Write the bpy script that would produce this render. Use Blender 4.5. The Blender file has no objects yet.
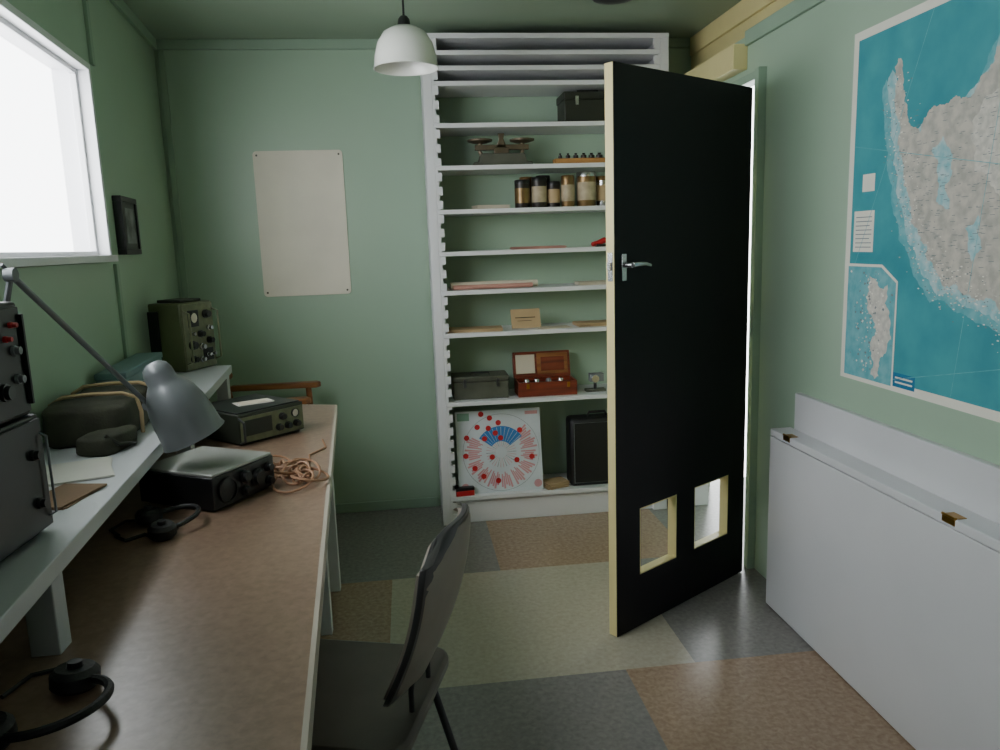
import bpy, bmesh, math, random
from mathutils import Vector, Matrix, noise
random.seed(7)
COL=bpy.context.scene.collection
pi=math.pi
# ------------------------------------------------------------ materials
def lin(c):
    o=[]
    for v in c:
        v=v/255.0
        o.append(v/12.92 if v<=0.04045 else ((v+0.055)/1.055)**2.4)
    return tuple(o)+(1.0,)
MATS={}
def mat(name,c,rough=0.5,metal=0.0,var=0.12,scale=6.0,bump=0.0,bscale=60.0,c2=None,spec=0.5,detail=4.0,lo=0.35,hi=0.65,stretch=None,dist=0.0):
    if name in MATS: return MATS[name]
    m=bpy.data.materials.new(name); m.use_nodes=True
    nt=m.node_tree; b=nt.nodes['Principled BSDF']
    b.inputs['Roughness'].default_value=rough; b.inputs['Metallic'].default_value=metal
    b.inputs['Specular IOR Level'].default_value=spec
    A=lin(c)
    B=lin(c2) if c2 else tuple(max(0,v*(1-var)) for v in A[:3])+(1,)
    tc=nt.nodes.new('ShaderNodeTexCoord'); nz=nt.nodes.new('ShaderNodeTexNoise')
    nz.inputs['Scale'].default_value=scale; nz.inputs['Detail'].default_value=detail; nz.inputs['Distortion'].default_value=dist
    src=tc.outputs['Object']
    if stretch:
        mp=nt.nodes.new('ShaderNodeMapping'); mp.inputs['Scale'].default_value=stretch
        nt.links.new(src,mp.inputs['Vector']); src=mp.outputs['Vector']
    nt.links.new(src,nz.inputs['Vector'])
    cr=nt.nodes.new('ShaderNodeValToRGB')
    cr.color_ramp.elements[0].position=lo; cr.color_ramp.elements[0].color=B
    cr.color_ramp.elements[1].position=hi; cr.color_ramp.elements[1].color=A
    nt.links.new(nz.outputs['Fac'],cr.inputs['Fac']); nt.links.new(cr.outputs['Color'],b.inputs['Base Color'])
    if bump>0:
        n2=nt.nodes.new('ShaderNodeTexNoise'); n2.inputs['Scale'].default_value=bscale
        nt.links.new(src,n2.inputs['Vector'])
        bp=nt.nodes.new('ShaderNodeBump'); bp.inputs['Strength'].default_value=bump; bp.inputs['Distance'].default_value=0.005
        nt.links.new(n2.outputs['Fac'],bp.inputs['Height']); nt.links.new(bp.outputs['Normal'],b.inputs['Normal'])
    MATS[name]=m; return m
M_wall=mat('wall_paint',(158,182,160),0.42,var=0.06,scale=1.5,bump=0.06,bscale=25)
M_ceil=mat('ceiling_paint',(150,168,148),0.5,var=0.08,scale=1.5)
M_trimg=mat('trim_green',(144,168,148),0.45,var=0.08)
M_cream=mat('cream_paint',(222,208,150),0.45,var=0.06)
M_creamd=mat('cream_wall',(212,200,144),0.5,var=0.1)
M_white=mat('white_paint',(218,218,222),0.35,var=0.05,scale=4)
M_leaf=mat('leaf_white',(208,209,212),0.3,var=0.05,scale=3)
M_black=mat('black_paint',(10,10,15),0.45,var=0.2,spec=0.25)
M_lgrey=mat('lino_grey',(138,135,131),0.27,c2=(118,115,112),scale=60,detail=12,dist=0.4,lo=0.3,hi=0.7)
M_lbeige=mat('lino_beige',(178,171,154),0.27,c2=(162,155,139),scale=60,detail=12,dist=0.4,lo=0.3,hi=0.7)
M_lbrown=mat('lino_brown',(166,144,122),0.27,c2=(142,118,98),scale=60,detail=12,dist=0.4,lo=0.3,hi=0.7)
M_desk=mat('desk_lino',(146,120,102),0.3,c2=(122,98,82),scale=70,detail=12,dist=0.3,lo=0.3,hi=0.7,spec=1.0)
M_deskedge=mat('desk_edge',(184,176,162),0.45)
M_bench=mat('bench_white',(192,194,198),0.4,var=0.1,scale=3)
M_board=mat('hardboard_white',(226,219,203),0.6,var=0.07,scale=5)
M_screw=mat('screw',(90,85,75),0.4,0.8)
M_chrome=mat('chrome',(200,200,205),0.25,1.0)
M_brass=mat('brass',(170,130,60),0.35,1.0)
M_enamel=mat('white_enamel',(225,225,220),0.25,var=0.04)
M_dark=mat('dark_plastic',(18,18,20),0.4)
M_olive=mat('olive_metal',(88,96,62),0.4,var=0.3)
M_olivel=mat('olive_light',(112,116,86),0.4,var=0.35,scale=30)
M_olived=mat('olive_dark',(40,44,34),0.5,var=0.3)
M_greyp=mat('grey_panel',(120,124,128),0.4,var=0.15)
M_dgrey=mat('dark_grey_metal',(30,32,35),0.35,var=0.3,scale=12)
M_silver=mat('silver_top',(180,180,176),0.33,0.3,var=0.15)
M_lampg=mat('lamp_grey',(106,110,113),0.38,0.2,var=0.1)
M_bluebox=mat('blue_box',(104,134,136),0.5,var=0.15)
M_wood=mat('wood_oak',(150,96,52),0.4,c2=(110,64,32),scale=5,stretch=(1,8,8))
M_redwood=mat('wood_mahogany',(128,54,34),0.35,c2=(92,34,22),scale=6,stretch=(1,8,8))
M_pale=mat('pale_wood',(190,140,80),0.5,c2=(160,112,60),scale=6,stretch=(1,8,8))
M_paper=mat('paper',(206,196,176),0.8,var=0.1)
M_paperw=mat('paper_white',(208,204,196),0.8,var=0.06)
M_papert=mat('paper_tan',(184,158,120),0.8,var=0.15)
M_paperb=mat('folder_brown',(132,104,80),0.8,var=0.15)
M_paperp=mat('paper_pink',(190,140,126),0.8,var=0.2)
M_tanc=mat('tan_cable',(160,120,92),0.6,var=0.15)
M_red=mat('red_paint',(190,30,36),0.4)
M_gold=mat('gold_tin',(130,104,66),0.35,0.6,var=0.3,scale=20)
M_tinl=mat('tin_label',(176,160,132),0.6,var=0.25,scale=30)
M_tindark=mat('tin_dark',(40,34,30),0.4,0.3)
M_scale=mat('scale_metal',(112,100,82),0.4,0.6,var=0.3,scale=20)
M_vinyl=mat('chair_vinyl',(104,96,90),0.45,var=0.15,scale=12)
M_taupe=mat('chair_taupe',(150,140,130),0.5,var=0.1,scale=12)
M_rim=mat('chair_rim',(62,60,62),0.3)
M_steel=mat('tube_steel',(76,76,80),0.35,0.7)
M_canvas=mat('canvas_olive',(66,66,52),0.85,var=0.4,scale=18,bump=0.3,bscale=200)
M_sea=mat('map_sea',(72,154,162),0.5,c2=(56,136,148),scale=7,spec=0.3,detail=8)
M_sealt=mat('map_sea_light',(120,178,184),0.5,c2=(88,158,168),scale=30,spec=0.3,detail=8)
M_land=mat('map_land',(192,187,176),0.6,c2=(164,162,154),scale=34,detail=12,lo=0.36,hi=0.62,spec=0.3)
M_landp=mat('map_land_pale',(208,204,194),0.6,c2=(182,180,172),scale=60,detail=8,spec=0.3)
M_shelfice=mat('map_ice',(176,200,202),0.6,c2=(124,178,186),scale=40,detail=12,spec=0.3)
M_mapw=mat('map_white',(224,222,210),0.6,var=0.05,spec=0.3)
M_mapline=mat('map_ink',(116,128,132),0.6)
M_mapblue=mat('map_label_blue',(30,110,150),0.6)
M_cw=mat('chart_white',(204,212,218),0.6)
M_cpink=mat('chart_pink',(206,150,156),0.6)
M_cblue=mat('chart_blue',(56,124,190),0.6)
M_cgreen=mat('chart_green',(120,160,140),0.6)
M_photo=mat('photo_grey',(140,144,144),0.4,c2=(50,52,54),scale=14)
M_case=mat('case_black',(20,20,22),0.55,bump=0.2,bscale=150)
M_gbox=mat('box_greygreen',(84,86,74),0.5,var=0.3,scale=14)
def glassmat():
    m=bpy.data.materials.new('window_glass'); m.use_nodes=True; nt=m.node_tree; nt.nodes.clear()
    o=nt.nodes.new('ShaderNodeOutputMaterial'); t=nt.nodes.new('ShaderNodeBsdfTransparent'); g=nt.nodes.new('ShaderNodeBsdfGlossy'); g.inputs['Roughness'].default_value=0.05
    mx=nt.nodes.new('ShaderNodeMixShader'); mx.inputs[0].default_value=0.04
    nt.links.new(t.outputs[0],mx.inputs[1]); nt.links.new(g.outputs[0],mx.inputs[2]); nt.links.new(mx.outputs[0],o.inputs[0]); return m
M_glass=glassmat()
# ------------------------------------------------------------ mesh builder
class MB:
    def __init__(s): s.bm=bmesh.new(); s.mats=[]; s.X=Matrix.Identity(4)
    def mi(s,m):
        if m not in s.mats: s.mats.append(m)
        return s.mats.index(m)
    def v(s,p): return s.bm.verts.new(s.X@Vector(p))
    def face(s,vs,i):
        try: f=s.bm.faces.new(vs); f.material_index=i; return f
        except ValueError: return None
    def box(s,x0,x1,y0,y1,z0,z1,m,mx=None):
        i=s.mi(m); M=mx or Matrix.Identity(4)
        V=[s.v(M@Vector((x,y,z))) for x in (x0,x1) for y in (y0,y1) for z in (z0,z1)]
        for q in ((0,1,3,2),(4,6,7,5),(0,4,5,1),(2,3,7,6),(0,2,6,4),(1,5,7,3)): s.face([V[k] for k in q],i)
        return s
    def prism(s,pts,z0,z1,m,mx=None):
        i=s.mi(m); M=mx or Matrix.Identity(4)
        a=[s.v(M@Vector((x,y,z0))) for x,y in pts]; b=[s.v(M@Vector((x,y,z1))) for x,y in pts]
        s.face(a[::-1],i); s.face(b,i); n=len(pts)
        for k in range(n): s.face([a[k],a[(k+1)%n],b[(k+1)%n],b[k]],i)
        return s
    def poly(s,pts,m):
        s.face([s.v(p) for p in pts],s.mi(m)); return s
    def tube(s,pts,r,m,seg=10,closed=False):
        i=s.mi(m); pts=[Vector(p) for p in pts]; n=len(pts); rings=[]
        rr=r if isinstance(r,(list,tuple)) else [r]*n
        t0=(pts[1]-pts[0]).normalized(); ref=Vector((0,0,1)) if abs(t0.z)<0.9 else Vector((1,0,0))
        u=(ref-t0*ref.dot(t0)).normalized()
        for k in range(n):
            if closed: t=(pts[(k+1)%n]-pts[k-1]).normalized()
            elif k==0: t=(pts[1]-pts[0]).normalized()
            elif k==n-1: t=(pts[-1]-pts[-2]).normalized()
            else: t=(pts[k+1]-pts[k-1]).normalized()
            u=(u-t*u.dot(t)).normalized(); w=t.cross(u)
            rings.append([s.v(pts[k]+(u*math.cos(2*pi*j/seg)+w*math.sin(2*pi*j/seg))*rr[k]) for j in range(seg)])
        for k in range(n if closed else n-1):
            A=rings[k];B=rings[(k+1)%n]
            for j in range(seg): s.face([A[j],A[(j+1)%seg],B[(j+1)%seg],B[j]],i)
        if not closed: s.face(rings[0][::-1],i); s.face(rings[-1],i)
        return s
    def cyl(s,p0,p1,r0,m,r1=None,seg=20):
        return s.tube([p0,p1],[r0,r0 if r1 is None else r1],m,seg)
    def lathe(s,prof,m,seg=28,mx=None,cap=True):
        i=s.mi(m); M=mx or Matrix.Identity(4); R=[]
        for r,z in prof: R.append([s.v(M@Vector((r*math.cos(2*pi*j/seg),r*math.sin(2*pi*j/seg),z))) for j in range(seg)])
        for k in range(len(R)-1):
            for j in range(seg): s.face([R[k][j],R[k][(j+1)%seg],R[k+1][(j+1)%seg],R[k+1][j]],i)
        if cap: s.face(R[0][::-1],i); s.face(R[-1],i)
        return s
    def lump(s,a,b_,c,m,seed=0,amp=0.12,nu=44,nv=22,p=0.3):
        # soft sagging bag: boxy superellipsoid with wrinkles, flat underside at z=0
        i=s.mi(m); R=[]
        sg=lambda x,q: math.copysign(abs(x)**q,x)
        for k in range(nv+1):
            ph=-pi/2+pi*k/nv; row=[]
            for j in range(nu):
                th=2*pi*j/nu
                P=Vector((a*sg(math.cos(ph),p)*sg(math.cos(th),p),b_*sg(math.cos(ph),p)*sg(math.sin(th),p),c*sg(math.sin(ph),p)))
                n_=noise.noise(P*14+Vector((seed,0,0)))+0.5*noise.noise(P*34+Vector((0,seed,0)))
                P=P*(1+amp*n_); P.z=max(0.0,P.z+c*0.92)
                row.append(s.v(P))
            R.append(row)
        for k in range(nv):
            for j in range(nu): s.face([R[k][j],R[k][(j+1)%nu],R[k+1][(j+1)%nu],R[k+1][j]],i)
        bmesh.ops.remove_doubles(s.bm,verts=s.bm.verts,dist=0.0002)
        return s
    def mesh(s,name,smooth=True,recalc=True):
        if recalc: bmesh.ops.recalc_face_normals(s.bm,faces=s.bm.faces)
        me=bpy.data.meshes.new(name); s.bm.to_mesh(me); s.bm.free()
        for m in s.mats: me.materials.append(m)
        if smooth:
            me.shade_smooth(); me.set_sharp_from_angle(angle=math.radians(38))
        return me
def thing(name,label,cat,loc=(0,0,0),rz=0,group=None,rot=None):
    o=bpy.data.objects.new(name,None); o.empty_display_size=0.05; COL.objects.link(o)
    o.location=loc; o.rotation_euler=rot or (0,0,math.radians(rz))
    o['label']=label; o['category']=cat
    if group: o['group']=group
    return o
def part(par,name,mb,bev=0,label=None,loc=(0,0,0),rot=(0,0,0),recalc=True):
    o=bpy.data.objects.new(name,mb if isinstance(mb,bpy.types.Mesh) else mb.mesh(name,recalc=recalc)); COL.objects.link(o); o.parent=par; o.location=loc; o.rotation_euler=rot
    if bev: bevel(o,bev)
    if label: o['label']=label
    return o
def bevel(o,w):
    b=o.modifiers.new('bevel','BEVEL'); b.width=w; b.segments=2; b.limit_method='ANGLE'; b.angle_limit=math.radians(50)
def solo(name,label,cat,mb,loc=(0,0,0),rz=0,bev=0,group=None,rot=None):
    o=bpy.data.objects.new(name,mb.mesh(name)); COL.objects.link(o); o.location=loc; o.rotation_euler=rot or (0,0,math.radians(rz))
    o['label']=label; o['category']=cat
    if group: o['group']=group
    if bev: bevel(o,bev)
    return o
def struct(name,mb,loc=(0,0,0),rz=0,bev=0,smooth=True):
    o=bpy.data.objects.new(name,mb.mesh(name,smooth)); COL.objects.link(o); o.location=loc; o.rotation_euler=(0,0,math.radians(rz)); o['kind']='structure'
    if bev: bevel(o,bev)
    return o
# ------------------------------------------------------------ room constants
CEIL=2.32; BACK=3.87; FRONT=-1.0
WA=math.degrees(math.atan2(1,-0.09)); WS=1.00404
def ly(y): return (y-FRONT)*WS          # distance along the left wall for a given world y
W0=(-0.742-0.09*FRONT,FRONT,0)
def lwx(y): return -0.742-0.09*y
# floor
def rect(mb,x0,x1,y0,y1,m): mb.poly([(x0,y0,0),(x1,y0,0),(x1,y1,0),(x0,y1,0)],m)
b=MB()
rows=[(3.0,3.98,[(-1.3,-0.5,M_lbrown),(-0.5,0.33,M_lgrey),(0.33,1.16,M_lbrown),(1.16,2.3,M_lgrey)]),
 (2.18,3.0,[(-1.3,-0.12,M_lbrown),(-0.12,0.86,M_lbeige),(0.86,1.5,M_lgrey),(1.5,2.3,M_lbrown)]),
 (1.36,2.18,[(-1.3,-0.3,M_lbeige),(-0.3,0.63,M_lgrey),(0.63,1.5,M_lbrown)]),
 (0.54,1.36,[(-1.3,0.1,M_lbrown),(0.1,1.0,M_lbeige),(1.0,1.5,M_lgrey)]),
 (-0.28,0.54,[(-1.3,0.5,M_lgrey),(0.5,1.5,M_lbrown)]),(-1.1,-0.28,[(-1.3,0.2,M_lbeige),(0.2,1.5,M_lgrey)])]
for y0,y1,cs in rows:
    for x0,x1,m in cs: rect(b,x0,x1,y0,y1,m)
b.box(-1.3,2.3,-1.1,3.98,-0.1,-0.004,M_lgrey)
struct('floor',b)
b=MB(); b.box(-1.3,2.4,-1.1,4.4,CEIL,CEIL+0.1,M_ceil); struct('ceiling',b)
b=MB(); b.box(-1.3,1.6,BACK,BACK+0.1,0,CEIL,M_wall); struct('wall_back',b)
b=MB(); b.box(-1.0,1.6,FRONT-0.1,FRONT,0,CEIL,M_wall); struct('wall_front',b)
# hall outside the doorway, walls added to hold back sky light
b=MB(); b.box(2.3,2.4,2.2,4.4,0,CEIL,M_wall); b.box(1.57,2.3,2.2,2.3,0,CEIL,M_wall); struct('wall_hall',b)
# left wall with window opening
s0,s1=ly(0.95),ly(2.73); zb,zt=1.355,1.945; LEN=ly(BACK)+0.02; e=0.024
b=MB(); b.box(-0.1,s0-e,0,0.1,0,CEIL,M_wall); b.box(s1+e,LEN+0.08,0,0.1,0,CEIL,M_wall)
b.box(s0-e,s1+e,0,0.1,0,zb-e,M_wall); b.box(s0-e,s1+e,0,0.1,zt+e,CEIL,M_wall)
struct('wall_left',b,W0,WA)
# right wall
b=MB(); b.box(1.36,1.47,FRONT,2.85,0,2.11,M_wall); b.box(1.36,1.47,2.85,3.6,1.96,2.11,M_wall); b.box(1.36,1.47,3.6,BACK,0,2.11,M_wall)
b.box(1.47,1.57,FRONT,BACK,2.0,CEIL,M_creamd); struct('wall_right',b)
# door frame and trims
b=MB(); b.box(1.328,1.36,2.815,2.85,0,1.96,M_trimg); b.box(1.345,1.475,3.585,3.6,0,1.93,M_white); b.box(1.345,1.36,2.85,3.6,1.93,1.96,M_trimg)
struct('trim_1',b,bev=0.002)
b=MB(); b.box(1.30,1.36,2.98,3.57,1.985,2.08,M_creamd); struct('trim_9',b,bev=0.003)
b=MB(); b.box(-1.1,1.47,BACK-0.018,BACK,CEIL-0.045,CEIL,M_trimg); struct('trim_2',b,bev=0.003)
b=MB(); b.box(0,LEN-0.02,-0.018,0,CEIL-0.045,CEIL,M_trimg); struct('trim_3',b,W0,WA,bev=0.003)
b=MB(); b.box(ly(2.79),ly(2.82),-0.012,0,zt+0.03,CEIL-0.045,M_trimg); b.box(ly(2.79),ly(2.82),-0.012,0,0.93,zb-0.03,M_trimg)
struct('trim_4',b,W0,WA,bev=0.002)
b=MB(); b.box(-1.075,-1.045,BACK-0.01,BACK,0,CEIL-0.045,M_trimg); struct('trim_5',b,bev=0.002)
b=MB(); b.box(1.345,1.36,FRONT,2.98,2.07,2.125,M_trimg); struct('trim_6',b,bev=0.003)
b=MB(); b.box(1.455,1.47,FRONT,BACK-0.02,2.235,CEIL,M_cream); struct('trim_7',b,bev=0.003)
b=MB(); b.box(-1.04,0.11,BACK-0.012,BACK,0,0.05,M_trimg); struct('baseboard_back',b,bev=0.003)
# window 1
w=bpy.data.objects.new('window_1',None); COL.objects.link(w); w.location=W0; w.rotation_euler=(0,0,math.radians(WA)); w['kind']='structure'
b=MB(); fr=0.014
b.box(s0-0.02,s1+0.02,-0.03,0.1,zb-0.022,zb,M_white)
b.box(s0-0.022,s0,-0.012,0.1,zb,zt+0.022,M_white); b.box(s1,s1+0.022,-0.012,0.1,zb,zt+0.022,M_white); b.box(s0,s1,-0.012,0.1,zt,zt+0.022,M_white)
part(w,'window_frame',b,0.002)
b=MB()
b.box(s0,s1,0.025,0.045,zb,zb+fr,M_white); b.box(s0,s1,0.025,0.045,zt-fr,zt,M_white); b.box(s0,s0+fr,0.025,0.045,zb+fr,zt-fr,M_white); b.box(s1-fr,s1,0.025,0.045,zb+fr,zt-fr,M_white)
sm=ly(1.86); b.box(sm,sm+0.025,0.02,0.05,zb+fr,zt-fr,M_dgrey)
part(w,'sash',b,0.002)
b=MB(); b.box(s0+fr,s1-fr,0.034,0.037,zb+fr,zt-fr,M_glass); part(w,'glass_pane',b)
# ------------------------------------------------------------ door
DPA=(0.657,2.372); DPB=(1.296,2.793)
DA=math.degrees(math.atan2(DPB[1]-DPA[1],DPB[0]-DPA[0])); DL=math.hypot(DPB[0]-DPA[0],DPB[1]-DPA[1]); DT=0.036; DZ0,DZ1=0.004,1.882
d=bpy.data.objects.new('door_1',None); COL.objects.link(d); d.location=(DPA[0],DPA[1],0); d.rotation_euler=(0,0,math.radians(DA)); d['kind']='structure'
c1=(0.12,0.328); c2=(0.435,0.655); cz=(0.195,0.437)
b=MB()
for x0,x1,z0,z1 in ((0,c1[0],DZ0,DZ1),(c1[1],c2[0],DZ0,DZ1),(c2[1],DL,DZ0,DZ1),(c1[0],c1[1],DZ0,cz[0]),(c1[0],c1[1],cz[1],DZ1),(c2[0],c2[1],DZ0,cz[0]),(c2[0],c2[1],cz[1],DZ1)):
    b.box(x0,x1,0.0,0.003,z0,z1,M_black); b.box(x0,x1,0.003,DT,z0,z1,M_cream)
part(d,'door_panel',b)
b=MB()
for c in (c1,c2):
    t=0.004
    b.box(c[0],c[0]+t,0.0005,DT,cz[0],cz[1],M_cream); b.box(c[1]-t,c[1],0.0005,DT,cz[0],cz[1],M_cream); b.box(c[0]+t,c[1]-t,0.0005,DT,cz[0],cz[0]+t,M_cream); b.box(c[0]+t,c[1]-t,0.0005,DT,cz[1]-t,cz[1],M_cream)
part(d,'opening_lining',b,label='cream painted lining of the two square openings')
b=MB(); b.box(0.03,0.052,-0.005,0,1.22,1.305,M_chrome); b.cyl((0.041,-0.005,1.27),(0.041,-0.04,1.27),0.009,M_chrome)
b.tube([(0.041,-0.04,1.27),(0.06,-0.045,1.272),(0.095,-0.045,1.272),(0.125,-0.042,1.266)],[0.009,0.008,0.0075,0.006],M_chrome); part(d,'lever_handle',b,0.001,'chrome lever handle on a plate')
b=MB(); b.box(-0.002,0,0.008,0.028,1.22,1.31,M_chrome); b.box(-0.01,-0.002,0.012,0.024,1.255,1.28,M_chrome); part(d,'latch',b,label='metal latch plate')
for z in (0.25,0.95,1.68):
    b=MB(); b.cyl((DL+0.006,0.02,z),(DL+0.006,0.02,z+0.09),0.006,M_chrome,seg=10); b.box(DL-0.002,DL+0.03,0.019,0.022,z,z+0.09,M_chrome); part(d,'hinge',b)
# ------------------------------------------------------------ shelving unit
SX0,SX1,SY0,SY1=0.12,1.25,3.57,3.845
sh=thing('shelving_unit','tall white built-in shelving unit with notched uprights','shelving',((SX0+SX1)/2,SY0,0))
ox=(SX0+SX1)/2
def sx(x): return x-ox
b=MB(); b.box(sx(SX0),sx(SX0+0.04),0,SY1-SY0,0,2.27,M_white); part(sh,'side_panel',b,0.002)
b=MB(); b.box(sx(SX1-0.04),sx(SX1),0,SY1-SY0,0,2.27,M_white); part(sh,'side_panel',b,0.002)
SZ=[0.14,0.61,0.94,1.14,1.32,1.51,1.705,1.89,2.07,2.135,2.2]
def rack(x,dirn,y0,y1):
    b=MB(); w=0.028; n=0.016; p=0.0625
    z=0.05
    pts=[(0,0.0),(w,0.0)]
    while z<2.2:
        pts+= [(w,z),(w-n,z),(w-n,z+0.026),(w,z+0.026)]; z+=p
    pts+=[(w,2.25),(0,2.25)]
    M=Matrix(((dirn,0,0,sx(x)),(0,0,1,0),(0,1,0,0),(0,0,0,1)))
    b.prism(pts,y0,y1,M_white,M); return b
for y0,y1 in ((0.0,0.02),(0.245,0.265)):
    part(sh,'notched_rack',rack(SX0+0.04,1,y0,y1)); part(sh,'notched_rack',rack(SX1-0.04,-1,y0,y1))
for k,z in enumerate(SZ):
    b=MB(); b.box(sx(SX0+0.042),sx(SX1-0.042),-0.004,SY1-SY0,z-0.02,z,M_white); part(sh,'shelf',b,0.0015)
b=MB(); b.box(sx(SX0),sx(SX1),-0.003,SY1-SY0,2.25,2.272,M_white); part(sh,'top_board',b,0.002)
b=MB(); b.box(sx(SX0+0.04),sx(SX1-0.04),0.02,0.035,0.0,0.12,M_white); part(sh,'kick_board',b,0.002)
# ---- shelf contents
t=thing('cash_box','dark green metal case with a folding handle','metal case',(0.77,3.62,1.89))
b=MB(); b.box(0,0.26,0,0.17,0,0.105,M_olived); b.box(-0.004,0.264,-0.004,0.174,0.105,0.14,M_olived)
part(t,'body',b,0.004)
b=MB(); b.tube([(0.08,0.085,0.14),(0.08,0.085,0.16),(0.18,0.085,0.16),(0.18,0.085,0.14)],0.004,M_dgrey,8); part(t,'handle',b)
b=MB(); b.box(0.05,0.066,-0.009,-0.004,0.08,0.12,M_chrome); part(t,'clasp',b)
# balance scale
t=thing('balance_scale','old two-pan counter balance scale with grey-brown metal base','weighing scale',(0.335,3.66,1.705))
MYZ=Matrix(((1,0,0,0),(0,0,1,0),(0,1,0,0),(0,0,0,1)))
b=MB(); b.prism([(0.0,0),(0.295,0),(0.285,0.022),(0.26,0.026),(0.25,0.062),(0.045,0.062),(0.035,0.026),(0.01,0.022)],0,0.09,M_gbox,MYZ); part(t,'base',b,0.003)
b=MB(); b.box(0.11,0.18,0.03,0.06,0.062,0.09,M_scale); b.prism([(0.12,0.09),(0.17,0.09),(0.155,0.13),(0.16,0.155),(0.13,0.155),(0.135,0.13)],0.032,0.052,M_scale,MYZ); part(t,'pointer_column',b,0.002)
b=MB(); b.box(0.02,0.275,0.032,0.06,0.08,0.104,M_scale); b.tube([(0.05,0.046,0.062),(0.04,0.046,0.08)],0.009,M_scale,8); b.tube([(0.24,0.046,0.062),(0.25,0.046,0.08)],0.009,M_scale,8); part(t,'beam',b,0.002)
for x in (0.045,0.245):
    b=MB(); b.lathe([(0.01,0.1),(0.012,0.11),(0.035,0.113),(0.058,0.120),(0.060,0.128),(0.045,0.122),(0.004,0.118)],M_scale,20,Matrix.Translation((x,0.045,0))); part(t,'pan',b)
t=thing('weight_set','pale wooden block holding a row of small dark weights','weights',(0.725,3.64,1.705))
b=MB(); b.box(0,0.25,0,0.06,0,0.03,M_pale); part(t,'block',b,0.002)
for k in range(6):
    r=0.009+0.0014*k; b=MB(); b.lathe([(r,0.03),(r,0.045),(r*0.4,0.048),(r*0.6,0.055),(0.001,0.056)],M_tindark,12,Matrix.Translation((0.03+k*0.038,0.03,0))); part(t,'weight',b)
# tins
def tin(x,y,z,r,h,body,lab,lid,label):
    t=thing('tin',label,'tin',(x,y,z),group='tins on the shelf')
    b=MB(); b.lathe([(r*0.97,0),(r,0.003),(r,h*0.86),(r*0.96,h*0.86)],body,24); part(t,'body',b)
    if lab:
        b=MB(); b.lathe([(r+0.0008,h*0.18),(r+0.0008,h*0.7)],lab,24,cap=False); part(t,'paper_label',b)
    b=MB(); b.lathe([(r*0.9,h*0.85),(r*1.02,h*0.86),(r*1.02,h*0.97),(r*0.95,h),(0.001,h*0.99)],lid,24); part(t,'lid',b)
tz=1.51
tin(0.565,3.64,tz,0.036,0.13,M_tindark,M_gold,M_dgrey,'dark tin with a worn brown label')
tin(0.645,3.64,tz,0.036,0.14,M_tindark,M_tinl,M_dark,'black tin with a cream paper label')
tin(0.716,3.65,tz,0.03,0.12,M_tindark,M_papert,M_dgrey,'small brown tin with a tan label')
tin(0.781,3.63,tz,0.031,0.145,M_gold,M_tinl,M_gold,'brass-coloured tin with a pale label')
tin(0.872,3.64,tz,0.046,0.16,M_gold,M_tinl,M_chrome,'large brown tin with a cream label')
tin(0.957,3.66,tz,0.034,0.14,M_chrome,M_papert,M_gold,'tin with a tan label and brass lid')
tin(0.60,3.73,tz,0.034,0.15,M_gold,None,M_gold,'plain brown metal tin with no label')
tin(0.68,3.73,tz,0.034,0.155,M_tindark,M_tinl,M_dark,'tall dark tin with a pale label')
tin(1.05,3.66,tz,0.036,0.13,M_tindark,M_tinl,M_dgrey,'dark tin with a pale label')
def sheets(name,label,cat,loc,w,dp,n,m,rz=0,h=0.0015,loose=6):
    b=MB()
    for k in range(n):
        M=Matrix.Rotation(math.radians(random.uniform(-loose,loose)),4,'Z'); b.box(-w/2,w/2,-dp/2,dp/2,k*h,(k+0.9)*h,m,M)
    return solo(name,label,cat,b,loc,rz)
sheets('paper_stack','thin stack of buff papers lying flat','papers',(0.42,3.70,1.51),0.16,0.11,14,M_paper,10)
sheets('paper_stack','thin stack of pinkish papers lying flat','papers',(0.64,3.68,1.32),0.24,0.15,8,M_paperp,4)
b=MB(); b.tube([(0,0,0.012),(0.03,0.01,0.018),(0.06,0,0.03),(0.10,0.0,0.028)],[0.011,0.012,0.014,0.008],M_red,10); b.box(0.02,0.1,-0.01,0.03,0,0.012,M_dark); solo('stapler','small red and black stapler','stapler',b,(0.9,3.65,1.32),bev=0.002)
b=MB(); b.tube([(0,0,0.018),(0.2,0.01,0.018),(0.42,0.0,0.018)],[0.017,0.018,0.016],M_paper,14); solo('rolled_chart','long roll of aged white paper','paper roll',b,(0.21,3.66,1.14))
b=MB(); b.tube([(0,0,0.012),(0.38,0.01,0.012)],0.011,M_paperp,12); solo('rolled_chart','thin pinkish roll of paper','paper roll',b,(0.22,3.62,1.14))
sheets('paper_stack','flat pile of pale papers','papers',(0.93,3.68,1.14),0.2,0.14,9,M_paper,0)
b=MB(); b.box(0,0.145,0,0.006,0,0.095,M_papert); b.box(0.02,0.12,-0.001,0,0.05,0.054,M_tindark); b.box(0.03,0.1,-0.001,0,0.035,0.037,M_tindark); solo('booklet','tan paper booklet propped upright','booklet',b,(0.5,3.66,0.9415),rot=(math.radians(-18),0,math.radians(4)))
sheets('paper_stack','loose tan papers lying flat','papers',(0.32,3.66,0.94),0.26,0.14,9,M_papert,-4)
sheets('paper_stack','tan folders lying flat','papers',(0.94,3.68,0.94),0.24,0.14,10,M_papert,3)
sheets('paper_stack','a few cream papers lying flat','papers',(0.70,3.64,0.94),0.16,0.1,2,M_paper,8)
t=thing('metal_box','worn grey-green metal box with a hinged lid','box',(0.2,3.62,0.61))
b=MB(); b.box(0,0.27,0,0.15,0,0.085,M_gbox); part(t,'body',b,0.005)
b=MB(); b.box(-0.003,0.273,-0.003,0.153,0.086,0.112,M_gbox); part(t,'lid',b,0.005)
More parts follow.
